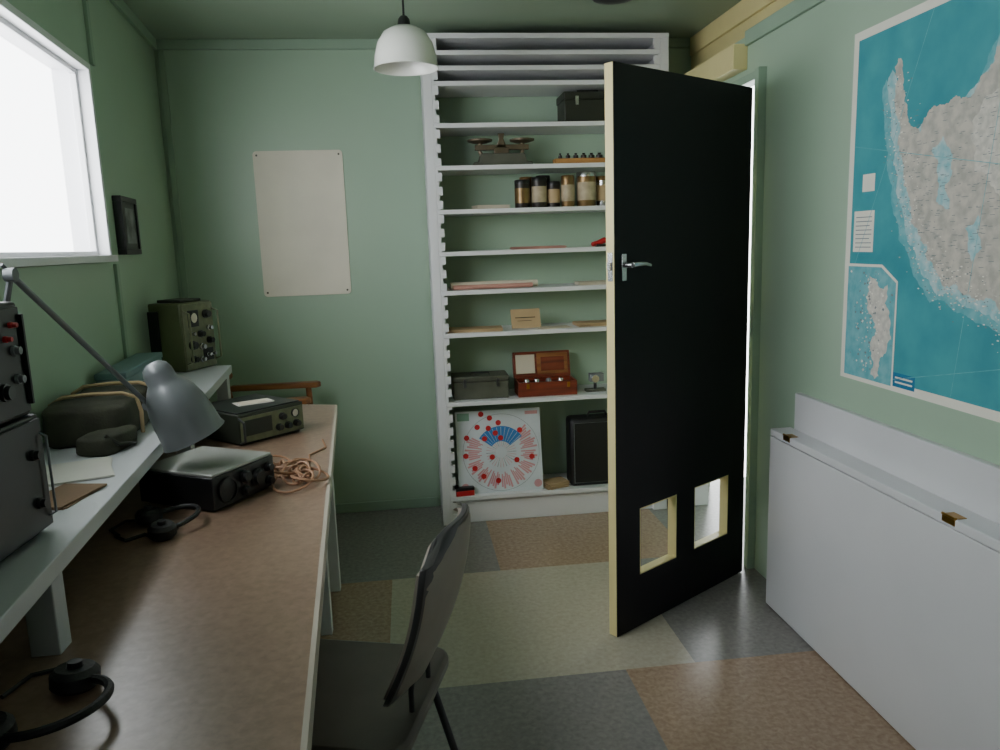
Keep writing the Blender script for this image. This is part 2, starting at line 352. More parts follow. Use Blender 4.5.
b=MB(); b.tube([(0.09,0.05,0.112),(0.09,0.05,0.122),(0.18,0.05,0.122),(0.18,0.05,0.112)],0.004,M_steel,8); part(t,'handle',b)
for x in (0.05,0.21):
    b=MB(); b.box(x,x+0.014,-0.008,-0.002,0.06,0.1,M_steel); part(t,'clasp',b)
t=thing('instrument_case','open red-brown wooden instrument case with raised lid','instrument case',(0.515,3.605,0.61))
W=0.29;b=MB(); b.box(0,W,0,0.008,0,0.07,M_redwood); b.box(0,W,0.142,0.15,0,0.07,M_redwood); b.box(0,0.008,0.008,0.142,0,0.07,M_redwood); b.box(W-0.008,W,0.008,0.142,0,0.07,M_redwood); b.box(0.008,W-0.008,0.008,0.142,0,0.01,M_redwood); part(t,'body',b,0.001)
b=MB(); b.box(0.015,W-0.015,0.012,0.138,0.01,0.05,M_dark); part(t,'instrument_panel',b,0.002)
for x,m in ((0.05,M_chrome),(0.1,M_chrome),(0.16,M_greyp),(0.22,M_chrome)):
    b=MB(); b.lathe([(0.014,0.05),(0.014,0.072),(0.01,0.078),(0.001,0.078)],m,16,Matrix.Translation((x,0.06,0))); part(t,'knob',b)
b=MB(); M=Matrix.Translation((0,0.15,0.07))@Matrix.Rotation(math.radians(-12),4,'X')
b.box(0,W,0,0.03,0,0.13,M_redwood,M); b.box(0.012,0.11,-0.003,0,0.02,0.115,M_paper,M); b.box(0.12,W-0.012,-0.003,0,0.015,0.12,M_wood,M); b.box(0.14,W-0.03,-0.006,-0.003,0.03,0.1,M_redwood,M); part(t,'lid',b,0.002)
for x in (0.04,0.24):
    b=MB(); b.box(x,x+0.014,-0.004,0,0.04,0.065,M_brass); part(t,'clasp',b,label='brass clasp')
t=thing('measuring_device','small grey metal device with gear wheel on a stand','instrument',(0.86,3.64,0.61))
b=MB(); b.box(0,0.1,0,0.05,0,0.012,M_gbox); b.cyl((0.05,0.025,0.012),(0.05,0.025,0.05),0.008,M_steel); part(t,'stand',b,0.002)
b=MB(); b.box(0.02,0.09,0.005,0.045,0.05,0.09,M_greyp); b.cyl((0.045,0.005,0.066),(0.045,-0.006,0.066),0.02,M_chrome); part(t,'housing',b,0.002)
# circular chart board, leaning
t=thing('chart_board','white square board printed with radial red and blue circular chart','chart',(0.205,3.60,0.14),rot=(math.radians(-9),0,math.radians(0)))
b=MB(); S=0.42; b.box(0,S,0,0.008,0.0,S*0.97,M_cw); 
def P2(x,z,o): return (x,-o,z)
cx,cz_=S*0.52,S*0.47
def sector(r0,r1,a0,a1,m,o,n=3):
    A=[a0+(a1-a0)*k/n for k in range(n+1)]
    b.poly([P2(cx+r1*math.cos(a),cz_+r1*math.sin(a),o) for a in A]+[P2(cx+r0*math.cos(a),cz_+r0*math.sin(a),o) for a in A[::-1]],m)
for gi,a0 in enumerate((-66,-42,-18,6,28,150,172,196,220,244,268)):
    A0=math.radians(a0); n_=5
    for k in range(n_):
        a=A0+k*math.radians(4.0); sector(0.098+0.010*((k*7+gi)%3),0.181-0.009*((k*5+gi)%3),a,a+math.radians(3.1),M_cpink,0.001,1)
for k in range(30):
    a=2*pi*k/30; sector(0.028,0.075,a,a+0.035,M_mapline if k%3==0 else M_cpink,0.001,1)
sector(0.055,0.130,math.radians(35),math.radians(145),M_cblue,0.0014,24)
for k in range(11):
    a=math.radians(38)+k*math.radians(10); sector(0.06,0.125,a,a+math.radians(0.9),M_cw,0.0017,1)
sector(0.189,0.1905,0,2*pi*0.999,M_mapline,0.001,48)
for cxx,czz in ((S*0.08,S*0.08),(S*0.94,S*0.08)):
    b.poly([P2(cxx+0.02*math.cos(q*pi/6),czz+0.02*math.sin(q*pi/6),0.001) for q in range(12)],M_cpink)
b.poly([P2(S*0.02,S*0.86,0.001),P2(S*0.16,S*0.86,0.001),P2(S*0.16,S*0.95,0.001),P2(S*0.02,S*0.95,0.001)],M_cgreen)
b.poly([P2(S*0.82,S*0.90,0.001),P2(S*0.97,S*0.90,0.001),P2(S*0.97,S*0.94,0.001),P2(S*0.82,S*0.94,0.001)],M_cpink)
for (x,z) in ((0.40,0.88),(0.30,0.93),(0.25,0.78),(0.38,0.76),(0.46,0.70),(0.33,0.64),(0.52,0.64),(0.1,0.45),(0.2,0.3),(0.41,0.42),(0.3,0.2),(0.47,0.14),(0.7,0.37),(0.88,0.4),(0.75,0.72),(0.12,0.66),(0.5,0.82)):
    b.poly([P2(S*x+0.0135*math.cos(q*pi/7),S*z+0.0135*math.sin(q*pi/7),0.002) for q in range(14)],M_red)
part(t,'printed_board',b,recalc=False)
# black case
t=thing('carrying_case','black upright carrying case with pale piping','case',(0.765,3.60,0.14))
b=MB(); b.box(0,0.3,0,0.12,0,0.345,M_case); part(t,'body',b,0.018)
b=MB(); b.tube([(0.02,-0.002,0.02),(0.28,-0.002,0.02),(0.28,-0.002,0.325),(0.02,-0.002,0.325)],0.002,M_greyp,6,closed=True); part(t,'piping',b)
b=MB(); b.tube([(0.1,0.06,0.343),(0.11,0.06,0.365),(0.19,0.06,0.365),(0.2,0.06,0.343)],0.007,M_case,8); part(t,'handle',b)
b=MB(); b.box(0,0.09,0,0.06,0,0.026,M_red); b.box(-0.001,0.091,-0.001,0.061,0.026,0.042,M_dark); solo('small_box','small red and black box','box',b,(0.19,3.572,0.14),5,0.003)
sheets('paper_stack','crumpled tan papers lying flat','papers',(0.69,3.64,0.14),0.12,0.09,14,M_papert,20,0.002,20)
# ------------------------------------------------------------ hardboard panel
def rrect(w,h,r,n=5):
    p=[]
    for cx_,cy_,a0 in ((w-r,h-r,0),(r,h-r,90),(r,r,180),(w-r,r,270)):
        for k in range(n+1):
            a=math.radians(a0+90*k/n); p.append((cx_+r*math.cos(a),cy_+r*math.sin(a)))
    return p
MXZ=lambda y: Matrix(((1,0,0,0),(0,0,-1,y),(0,1,0,0),(0,0,0,1)))
t=thing('notice_board','blank off-white hardboard panel with rounded corners screwed to wall','notice board',(-0.69,BACK,1.13))
b=MB(); b.prism(rrect(0.42,0.69,0.018),0.0,0.008,M_board,MXZ(0)); part(t,'panel',b,0.001)
for x in (0.018,0.402):
    for z in (0.02,0.67):
        b=MB(); b.cyl((x,-0.008,z),(x,-0.0105,z),0.005,M_screw,seg=10); part(t,'screw',b)
# picture frame on left wall
t=thing('picture_frame','small black-framed dark photograph hanging on the wall','picture frame',Vector(W0)+Vector((-0.09,1,0))/WS*ly(2.87)+Vector((0,0,1.355)),WA)
b=MB(); w_,h_=0.22,0.205
b.box(0,w_,-0.03,0,0,0.02,M_dark); b.box(0,w_,-0.03,0,h_-0.02,h_,M_dark); b.box(0,0.02,-0.03,0,0.02,h_-0.02,M_dark); b.box(w_-0.02,w_,-0.03,0,0.02,h_-0.02,M_dark); part(t,'frame',b,0.002)
b=MB(); b.box(0.02,w_-0.02,-0.024,-0.002,0.02,h_-0.02,M_dgrey); b.box(0.05,w_-0.04,-0.026,-0.024,0.04,h_-0.04,M_photo); part(t,'photograph',b)
# ------------------------------------------------------------ pendant lamp
t=thing('pendant_lamp','white enamel dome pendant lamp on a black cord','pendant lamp',(0.042,2.9,CEIL))
b=MB(); b.lathe([(0.045,0),(0.043,-0.02),(0.012,-0.03),(0.001,-0.03)],M_dark,20); part(t,'ceiling_rose',b)
b=MB(); b.cyl((0,0,-0.03),(0,0,-0.17),0.004,M_dark,seg=8); part(t,'cord',b)
b=MB(); b.lathe([(0.012,-0.165),(0.02,-0.175),(0.024,-0.2),(0.024,-0.215)],M_dark,16); part(t,'lamp_holder',b)
b=MB(); prof=[(0.024,-0.2),(0.045,-0.203),(0.075,-0.22),(0.098,-0.255),(0.11,-0.3),(0.113,-0.335),(0.117,-0.342)]
inner=[(r-0.003,z-0.001) for r,z in prof[::-1]]
b.lathe(prof+inner,M_enamel,40,cap=False); part(t,'lamp_shade',b)
t=thing('ceiling_light','low dark round fitting fixed to the ceiling','ceiling light',(0.875,3.14,CEIL))
b=MB(); b.lathe([(0.10,0),(0.10,-0.012),(0.085,-0.03),(0.04,-0.042),(0.001,-0.044)],M_dark,28); part(t,'housing',b)
# ------------------------------------------------------------ wall map on the right
MX=1.36
t=thing('wall_map','large laminated teal and white map of polar land with inset','map',(MX,2.25,0.9))
b=MB(); y0,z0=2.25,0.90
def Q(y,z,o): return (-0.002-o*0.0006,y-y0,z-z0)
b.box(-0.002,0,1.0-y0,0,0,1.925-z0,M_mapw)
def rectm(ya,yb,za,zb_,m,o): b.poly([Q(ya,za,o),Q(yb,za,o),Q(yb,zb_,o),Q(ya,zb_,o)],m)
rectm(2.225,1.02,0.925,1.90,M_sea,0.4)
def rough(pts,it=3,amp=0.16):
    for _ in range(it):
        o=[]
        for k in range(len(pts)):
            p=pts[k];q=pts[(k+1)%len(pts)]; o.append(p); dx=q[0]-p[0];dz=q[1]-p[1]; s=random.uniform(-amp,amp)
            o.append(((p[0]+q[0])/2-dz*s,(p[1]+q[1])/2+dx*s))
        pts=o
    return pts
land=[(2.05,1.79),(2.035,1.81),(2.015,1.79),(2.005,1.72),(1.985,1.66),(1.96,1.62),(1.93,1.60),(1.905,1.64),(1.88,1.66),(1.84,1.655),(1.80,1.67),(1.765,1.66),(1.72,1.70),(1.685,1.72),(1.655,1.77),(1.62,1.83),(1.55,1.85),(1.45,1.80),(1.3,1.84),(1.15,1.7),(1.12,1.3),(1.3,1.08),(1.45,1.05),(1.55,1.10),(1.60,1.15),(1.66,1.18),(1.71,1.19),(1.76,1.215),(1.80,1.205),(1.83,1.24),(1.87,1.27),(1.90,1.33),(1.945,1.37),(1.955,1.42),(1.985,1.47),(1.985,1.52),(2.01,1.56),(2.01,1.61),(2.03,1.66),(2.04,1.72)]
big2=[(p[0]+(0.05 if p[0]>1.6 else 0),p[1]-0.045) for p in land]
b.poly([Q(p[0],p[1],0.6) for p in rough(big2,3,0.12)],M_sealt)
big=[(p[0]+(0.026 if p[0]>1.6 else 0),p[1]-0.024) for p in land]
b.poly([Q(p[0],p[1],0.8) for p in rough(big,3,0.16)],M_shelfice)
b.poly([Q(p[0],p[1],1.0) for p in rough(land,4,0.22)],M_land)
for c in ([(1.88,1.55),(1.84,1.58),(1.80,1.53),(1.82,1.46),(1.80,1.40),(1.85,1.42)],[(1.74,1.35),(1.70,1.38),(1.68,1.30),(1.71,1.27)]):
    b.poly([Q(p[0],p[1],1.15) for p in rough(c,4,0.2)],M_shelfice)
for c in ([(1.74,1.60),(1.66,1.66),(1.55,1.62),(1.50,1.50),(1.62,1.42),(1.72,1.48)],[(1.62,1.36),(1.54,1.38),(1.48,1.25),(1.58,1.20)]):
    b.poly([Q(p[0],p[1],1.2) for p in rough(c,4,0.2)],M_landp)
# coast ticks and island specks (marks too small to read)
for k in range(700):
    i=random.randrange(22,len(land)); p=land[i]
    yy=p[0]+random.gauss(0.0,0.03); zz=p[1]+random.gauss(0,0.034)
    if not(1.55<yy<2.12 and 1.0<zz<1.88): continue
    r=random.uniform(0.0012,0.0035); m=random.choice((M_mapline,M_mapw,M_landp,M_land)); b.poly([Q(yy-r,zz-r*0.5,1.5),Q(yy+r,zz-r*0.5,1.5),Q(yy+r,zz+r*0.5,1.5),Q(yy-r,zz+r*0.5,1.5)],m)
for k in range(380):
    yy=random.uniform(1.5,1.97); zz=random.uniform(1.24,1.66)
    if yy>1.95-0.3*max(0,1.5-zz) : continue
    w2=random.uniform(0.003,0.009); b.poly([Q(yy-w2,zz,1.7),Q(yy+w2,zz,1.7),Q(yy+w2,zz+0.0014,1.7),Q(yy-w2,zz+0.0014,1.7)],M_mapline)
# meridian lines
for ya,za,yb,zb_ in ((2.22,1.60,1.05,1.38),(2.22,1.20,1.9,1.90),(1.75,0.93,1.62,1.90),(2.0,0.93,1.05,1.15)):
    n_=Vector((ya-yb,za-zb_)).normalized(); o_=(-n_.y*0.0009,n_.x*0.0009)
    b.poly([Q(ya-o_[0],za-o_[1],1.3),Q(yb-o_[0],zb_-o_[1],1.3),Q(yb+o_[0],zb_+o_[1],1.3),Q(ya+o_[0],za+o_[1],1.3)],M_sealt)
# inset
b.poly([Q(*p,1.8) for p in ((2.235,1.255),(2.06,1.255),(1.985,1.21),(1.985,0.905),(2.235,0.905))],M_mapw)
b.poly([Q(*p,2.1) for p in ((2.228,1.247),(2.063,1.247),(1.992,1.205),(1.992,0.913),(2.228,0.913))],M_sealt)
b.poly([Q(p[0],p[1],2.3) for p in rough([(2.12,1.23),(2.07,1.19),(2.03,1.2),(2.01,1.1),(2.03,1.0),(2.05,0.93),(2.09,0.93),(2.10,1.02),(2.08,1.08),(2.12,1.12)],4,0.25)],M_landp)
for k in range(150):
    yy=min(2.215,max(2.0,random.gauss(2.11,0.04)));zz=random.uniform(0.93,1.235); r=random.uniform(0.0015,0.006)
    if yy<2.06 and zz>1.19: continue
    b.poly([Q(p[0],p[1],2.5) for p in rough([(yy,zz),(yy+r,zz+r*0.6),(yy+r*0.2,zz+r*1.6),(yy-r,zz+r)],1)],random.choice((M_landp,M_mapline,M_mapw)))
rectm(2.21,2.11,1.29,1.41,M_mapw,1.0)
for k in range(8): rectm(2.20,2.12+0.01*(k%3==2),1.303+k*0.0125,1.3055+k*0.0125,M_mapline,1.3)
rectm(2.175,2.115,1.465,1.515,M_mapw,1.0)
rectm(1.985,1.89,0.915,0.955,M_mapblue,1.0)
for k in range(2): rectm(1.975,1.90,0.926+k*0.013,0.931+k*0.013,M_mapw,1.3)
part(t,'printed_sheet',b,recalc=False)
# ------------------------------------------------------------ drop-leaf table on the right wall
t=thing('drop_leaf_table','white wall-mounted drop-leaf table folded down with brass hinges','folding table',(1.358,1.4,0))
def ty(y): return y-1.4
b=MB(); b.box(-0.022,0,ty(0.3),ty(2.49),0.60,0.80,M_leaf); part(t,'backboard',b,0.003)
b=MB(); b.box(-0.10,-0.023,ty(0.3),ty(2.51),0.647,0.672,M_leaf); part(t,'ledge',b,0.003)
b=MB(); b.box(-0.095,-0.073,ty(0.32),ty(2.52),0.004,0.642,M_leaf); part(t,'drop_leaf',b,0.003)
for y in (2.39,1.60,0.8):
    b=MB(); b.box(-0.10,-0.07,ty(y)-0.022,ty(y)+0.022,0.672,0.6735,M_brass); b.box(-0.1015,-0.10,ty(y)-0.022,ty(y)+0.022,0.655,0.6725,M_brass); b.cyl((-0.1,ty(y)-0.023,0.6735),(-0.1,ty(y)+0.023,0.6735),0.0035,M_brass,seg=10); part(t,'hinge',b,label='brass hinge')
# ------------------------------------------------------------ desk and bench on the left
def dx(y): return -0.10-0.067*y
t=thing('desk','long desk with brown linoleum top and pale edging','desk',(-0.5,1.6,0))
def rel(pts,o=(-0.5,1.6)): return [(x-o[0],y-o[1]) for x,y in pts]
b=MB(); b.prism(rel([(dx(0.0),0.0),(dx(2.98),2.98),(-0.72,3.12),(lwx(3.15)+0.005,3.15),(lwx(0)+0.005,0.0)]),0.72,0.75,M_desk); part(t,'desktop',b)
b=MB(); b.prism(rel([(dx(0.0)+0.008,0.0),(dx(2.98)+0.008,2.985),(dx(2.98),2.98),(dx(0),0.0)]),0.712,0.75,M_deskedge); b.prism(rel([(dx(2.98)+0.008,2.985),(-0.715,3.128),(-0.72,3.12),(dx(2.98),2.98)]),0.712,0.75,M_deskedge); part(t,'edging',b)
for x,y in ((-0.345,2.95),(-0.345,2.6),(-0.24,0.6),(-0.72,3.07)):
    b=MB(); b.prism(rel([(x-0.02,y-0.02),(x+0.02,y-0.02),(x+0.02,y+0.02),(x-0.02,y+0.02)]),0,0.72,M_white); part(t,'leg',b,0.002)
b=MB(); b.prism(rel([(-0.98,2.62),(-0.37,2.59),(-0.37,2.61),(-0.98,2.64)]),0.60,0.70,M_white); part(t,'rail',b)
def bx(y): return -0.452-0.0845*y
t=thing('raised_bench','long white raised shelf standing on the desk along wall','shelf',(-0.7,1.7,0.75))
o=(-0.7,1.7)
b=MB(); b.prism(rel([(bx(0.2),0.2),(bx(3.18),3.18),(lwx(3.21)+0.006,3.21),(lwx(0.2)+0.006,0.2)],o),0.12,0.15,M_bench); part(t,'shelf_top',b,0.002)
for y in (0.5,1.18,2.28,3.08):
    x=bx(y)-0.025; b=MB(); b.prism(rel([(x-0.022,y-0.02),(x+0.022,y-0.02),(x+0.022,y+0.02),(x-0.022,y+0.02)],o),0,0.12,M_bench); part(t,'leg',b,0.002)
# ------------------------------------------------------------ radios
def knob(par,x,z,r,m=M_dark,d_=0.015,y=0):
    b=MB(); b.lathe([(r,0),(r,d_*0.4),(r*0.8,d_*0.45),(r*0.75,d_),(0.001,d_)],m,18,Matrix.Translation((x,y,z))@Matrix.Rotation(pi/2,4,'X')); return part(par,'knob',b)
def dial(par,x,z,r,m1=M_board,y=0):
    MM=Matrix.Translation((x,y,z))@Matrix.Rotation(pi/2,4,'X')
    b=MB(); b.lathe([(r,0),(r,0.006),(r*0.88,0.006),(r*0.88,0.003)],M_dark,24,MM,cap=False)
    b.lathe([(r*0.88,0.001),(r*0.88,0.003),(0.001,0.003)],m1,24,MM); return part(par,'dial',b)
t=thing('field_radio','olive green metal radio set with knobs on front panel','radio',(-0.86,3.035,0.90),65)
b=MB(); b.box(0,0.18,0,0.15,0,0.265,M_olive); part(t,'body',b,0.006)
b=MB(); b.box(0.004,0.176,-0.008,0,0.006,0.26,M_olivel); b.box(0.03,0.09,-0.010,-0.008,0.17,0.235,M_dark); b.box(0.1,0.16,-0.010,-0.008,0.03,0.08,M_dark); part(t,'front_panel',b,0.001)
for x,z,r,m in ((0.04,0.045,0.014,M_dark),(0.085,0.04,0.01,M_chrome),(0.04,0.1,0.018,M_dark),(0.09,0.09,0.012,M_chrome),(0.14,0.11,0.014,M_dark),(0.04,0.145,0.008,M_chrome),(0.09,0.14,0.014,M_dark),(0.14,0.16,0.01,M_chrome),(0.13,0.215,0.017,M_dark),(0.12,0.055,0.008,M_chrome),(0.15,0.055,0.008,M_chrome)): knob(t,x,z,r,m,0.022,-0.008)
dial(t,0.06,0.205,0.022,M_board,-0.010)
for x in (0.008,0.172):
    b=MB(); b.tube([(x,-0.005,0.03),(x,-0.035,0.04),(x,-0.035,0.225),(x,-0.005,0.235)],0.004,M_olivel,8); part(t,'handle',b)
b=MB(); b.box(0.03,0.15,0.02,0.13,0.265,0.277,M_olived); part(t,'top_cover',b,0.003)
b=MB(); b.box(-0.012,-0.001,0.10,0.145,0.05,0.235,M_dark); part(t,'side_bracket',b,0.002)
t=thing('blue_box','flat pale blue-grey box lying against the wall','box',(-0.955,2.62,0.90),94.6)
b=MB(); b.box(-0.24,0.24,-0.085,0.0,0,0.085,M_bluebox); part(t,'body',b,0.004)
b=MB(); b.box(-0.243,0.243,-0.088,0.003,0.085,0.105,M_bluebox); part(t,'lid',b,0.004)
t=thing('canvas_bundle','boxy dark olive canvas bundle with straps on white shelf','bag',(-0.80,2.08,0.90),94)
b=MB(); b.lump(0.185,0.095,0.052,M_canvas,3.0,0.10); part(t,'body',b)
for x in (-0.09,0.07):
    b=MB(); pts=[(x,-0.108,0.006),(x,-0.110,0.06),(x,-0.102,0.098),(x,-0.07,0.110),(x,0.0,0.112),(x,0.07,0.108),(x,0.10,0.09),(x,0.106,0.04)]
    b.tube(pts,[0.005]*8,M_papert,8); part(t,'strap',b,label='tan webbing strap')
t=thing('canvas_pouch','small crumpled dark canvas pouch beside the bundle','bag',(-0.725,1.86,0.90),80)
b=MB(); b.lump(0.07,0.042,0.022,M_canvas,9.0,0.14); part(t,'body',b)
b=MB(); b.tube([(-0.05,-0.03,0.045),(-0.03,-0.05,0.02),(0.03,-0.055,0.008),(0.07,-0.03,0.006)],0.005,M_olived,8); part(t,'strap',b)
t=thing('wireless_set','dark portable radio with dial panel and grey top','radio',(-0.54,2.40,0.75),46)
b=MB(); b.box(0,0.25,0,0.26,0.006,0.1,M_olived); b.box(0.01,0.24,0.01,0.25,0,0.006,M_dark); part(t,'body',b,0.003)
b=MB(); b.box(0.006,0.244,0.01,0.25,0.1,0.105,M_dgrey); part(t,'top_cover',b,0.001)
b=MB(); b.box(0.006,0.244,-0.004,0,0.01,0.09,M_olivel); b.box(0.02,0.12,-0.006,-0.004,0.03,0.08,M_olived); part(t,'front_panel',b)
for x,z in ((0.145,0.035),(0.18,0.035),(0.215,0.035),(0.16,0.068)): knob(t,x,z,0.012,M_dark,0.018,-0.004)
dial(t,0.212,0.07,0.014,M_board,-0.004)
b=MB(); b.tube([(0.0,-0.004,0.01),(0.0,-0.03,0.02),(0.0,-0.03,0.08),(0.0,-0.004,0.09)],0.004,M_steel,8); part(t,'handle',b)
b=MB(); b.box(0,0.12,0,0.07,0,0.0015,M_paperw); b.box(0.01,0.11,0.006,0.06,0.0015,0.0025,M_paper); solo('paper_card','loose white paper sheet lying on the radio','paper',b,(-0.56,2.52,0.8555),30)
t=thing('transceiver','black box transceiver with silver top and round dials','radio',(-0.47,1.775,0.75),60)
b=MB(); b.box(0,0.215,0,0.235,0.006,0.085,M_dark); b.box(0.01,0.2,0.01,0.22,0,0.006,M_dark); part(t,'body',b,0.003)
b=MB(); b.box(0.003,0.212,0.003,0.232,0.085,0.092,M_silver); part(t,'top_cover',b,0.002)
dial(t,0.045,0.045,0.03,M_dgrey); knob(t,0.105,0.06,0.016); knob(t,0.105,0.025,0.013); knob(t,0.148,0.045,0.022); knob(t,0.19,0.06,0.012); knob(t,0.19,0.025,0.012)
# tan coiled cable
b=MB(); pts=[]
for k in range(300):
    a=k*0.31+0.5*math.sin(k*0.07); r=0.030+0.020*math.sin(k*0.13); c=k/300
    pts.append((-0.03+0.05*math.sin(c*7)+r*math.cos(a),0.11*(c-0.5)*1.6+r*math.sin(a)*1.5,0.006+0.016*(1+math.sin(k*0.37))*(0.5+0.5*math.sin(c*pi))))
pts.append((-0.09,0.0,0.008))
b.tube(pts,0.0034,M_tanc,6); solo('coiled_cable','tangled coil of tan cloth-covered cable','cable',b,(-0.30,2.04,0.7485))
b=MB(); b.tube([(0,0,0.003),(0.03,0.05,0.003),(0.02,0.12,0.003),(0.06,0.2,0.003),(0.04,0.3,0.003)],0.003,M_tanc,6); solo('tan_cable','loose length of tan cable lying on desk','cable',b,(-0.33,2.12,0.75))
# headsets
def headset(loc,rz,label,s=1.0):
    t=thing('headset',label,'headphones',loc,rz)
    b=MB(); pts=[]
    for k in range(25):
        a=math.radians(-20+220*k/24); pts.append((0.075*s*math.cos(a),0.085*s*math.sin(a),0.02+0.012*math.sin(a)))
    b.tube(pts,0.007*s,M_case,8); part(t,'headband',b)
    for sg in (-1,1):
        b=MB(); M=Matrix.Translation((0.072*s*sg,-0.03*s,0.0))@Matrix.Rotation(math.radians(sg*6),4,'Y')
        b.lathe([(0.03*s,0.004),(0.036*s,0.01),(0.036*s,0.026),(0.028*s,0.034),(0.012*s,0.034),(0.012*s,0.03),(0.001,0.03)],M_case,20,M); b.lathe([(0.011*s,0.034),(0.011*s,0.042),(0.001,0.042)],M_dgrey,14,M); part(t,'ear_cup',b)
    b=MB(); b.tube([(-0.1*s,-0.04*s,0.004),(-0.13*s,-0.08*s,0.004),(-0.08*s,-0.13*s,0.004),(-0.02*s,-0.12*s,0.004)],0.0035,M_dark,6); part(t,'cable',b)
headset((-0.495,0.985,0.75),-115,'black headset with padded ear cups lying on desk',0.9)
headset((-0.555,1.70,0.75),-60,'black headset lying beside the black box transceiver',0.8)
b=MB(); b.tube([(0,0,0.004),(0.03,-0.03,0.004),(0.06,0.0,0.004),(0.1,-0.04,0.004),(0.12,0.03,0.004)],0.004,M_dark,6); solo('black_cable','short black cable lying on the desk','cable',b,(-0.65,1.66,0.75))
# equipment at near left on bench
t=thing('receiver_unit','dark grey metal radio receiver case with knobs and handle','radio',(-0.63,0.83,0.90),88)
b=MB(); b.box(0,0.485,0,0.14,0.008,0.2,M_dgrey); b.box(0.02,0.465,0.01,0.13,0,0.008,M_dark); part(t,'body',b,0.004)
b=MB(); b.box(0.008,0.477,-0.006,0,0.014,0.194,M_dgrey); part(t,'front_panel',b,0.001)
for x,z,r in ((0.44,0.06,0.009),(0.44,0.14,0.009),(0.30,0.1,0.02),(0.2,0.1,0.03),(0.1,0.1,0.02)): knob(t,x,z,r,M_dark,0.012,-0.006)
b=MB(); b.tube([(0.47,-0.006,0.03),(0.47,-0.016,0.035),(0.47,-0.016,0.165),(0.47,-0.006,0.17)],0.0022,M_greyp,8); part(t,'handle',b)
t=thing('power_supply','black metal equipment case with red and grey knobs','radio',(-0.635,0.85,1.10),88)
b=MB(); b.box(0,0.46,0,0.14,0,0.185,M_dark); part(t,'body',b,0.006)
b=MB(); b.box(0.008,0.452,-0.005,0,0.008,0.177,M_dark); part(t,'front_panel',b,0.002)
for x,z,r,m in ((0.42,0.15,0.005,M_red),(0.42,0.11,0.008,M_greyp),(0.42,0.065,0.008,M_greyp),(0.40,0.13,0.005,M_red),(0.38,0.05,0.014,M_dgrey),(0.30,0.09,0.03,M_dgrey)): knob(t,x,z,r,m,0.012,-0.005)
b=MB(); b.box(0.445,0.451,-0.012,0.0,0.02,0.165,M_dgrey); part(t,'bracket',b,0.001)
sheets('paper_stack','white paper sheets lying on the white shelf','papers',(-0.715,1.67,0.9),0.13,0.17,3,M_paperw,20)
sheets('paper_stack','brown paper folder on the white shelf','papers',(-0.67,1.49,0.9),0.09,0.14,4,M_paperb,-10)
# ------------------------------------------------------------ anglepoise lamp
LB=Vector((-0.80,1.47,0.90))
t=thing('desk_lamp','grey metal balanced-arm desk lamp with bell-shaped shade','desk lamp',LB)
def L_(p): return Vector(p)-LB
J=Vector((-0.665,1.40,1.325)); K=Vector((-0.622,1.87,1.0))
b=MB(); b.lathe([(0.06,0),(0.06,0.012),(0.055,0.022),(0.015,0.03),(0.012,0.05),(0.001,0.05)],M_lampg,28); part(t,'base',b)
b=MB()
b.cyl((0,0,0.045),L_(J),0.0055,M_lampg,seg=8)
b.cyl((0.01,-0.01,0.05),L_(J)+Vector((-0.03,0.02,-0.12)),0.006,M_chrome,seg=8); part(t,'lower_arm',b)
b=MB()
b.cyl(L_(J),L_(K),0.0058,M_lampg,seg=10)
b.cyl(L_(J)+Vector((-0.01,-0.005,0.018)),L_(J)+(K-J)*0.35+Vector((0,0,0.004)),0.003,M_steel,seg=8)
b.cyl(L_(J)+Vector((-0.008,0,0)),L_(J)+Vector((0.008,0,0)),0.012,M_lampg,seg=14); part(t,'upper_arm',b)
ax=Vector((0.066,0.02,-0.17)).normalized(); q=ax.to_track_quat('Z','X').to_matrix().to_4x4()
TOP=Vector((-0.596,1.85,1.098))
M=Matrix.Translation(L_(TOP))@q
b=MB(); b.cyl(L_(K),L_(TOP+ax*0.08),0.006,M_lampg,seg=10); b.cyl(L_(K)+Vector((0,-0.012,0)),L_(K)+Vector((0,0.012,0)),0.012,M_lampg,seg=14); part(t,'shade_bracket',b)
b=MB()
pr=[(0.002,-0.006),(0.016,-0.004),(0.029,0.006),(0.034,0.020),(0.035,0.042),(0.044,0.054),(0.058,0.078),(0.067,0.108),(0.071,0.145),(0.073,0.184),(0.077,0.195)]
b.lathe(pr+[(r-0.003 if r>0.004 else r,z) for r,z in pr[::-1]],M_lampg,36,M,cap=False)
part(t,'lamp_shade',b)
b=MB(); b.lathe([(0.012,0.05),(0.028,0.09),(0.03,0.12),(0.015,0.145),(0.001,0.148)],M_enamel,20,M); part(t,'bulb',b)
# ------------------------------------------------------------ vinyl chair
t=thing('desk_chair','dark grey vinyl chair with curved backrest and metal legs','chair',(-0.175,1.475,0),-17)
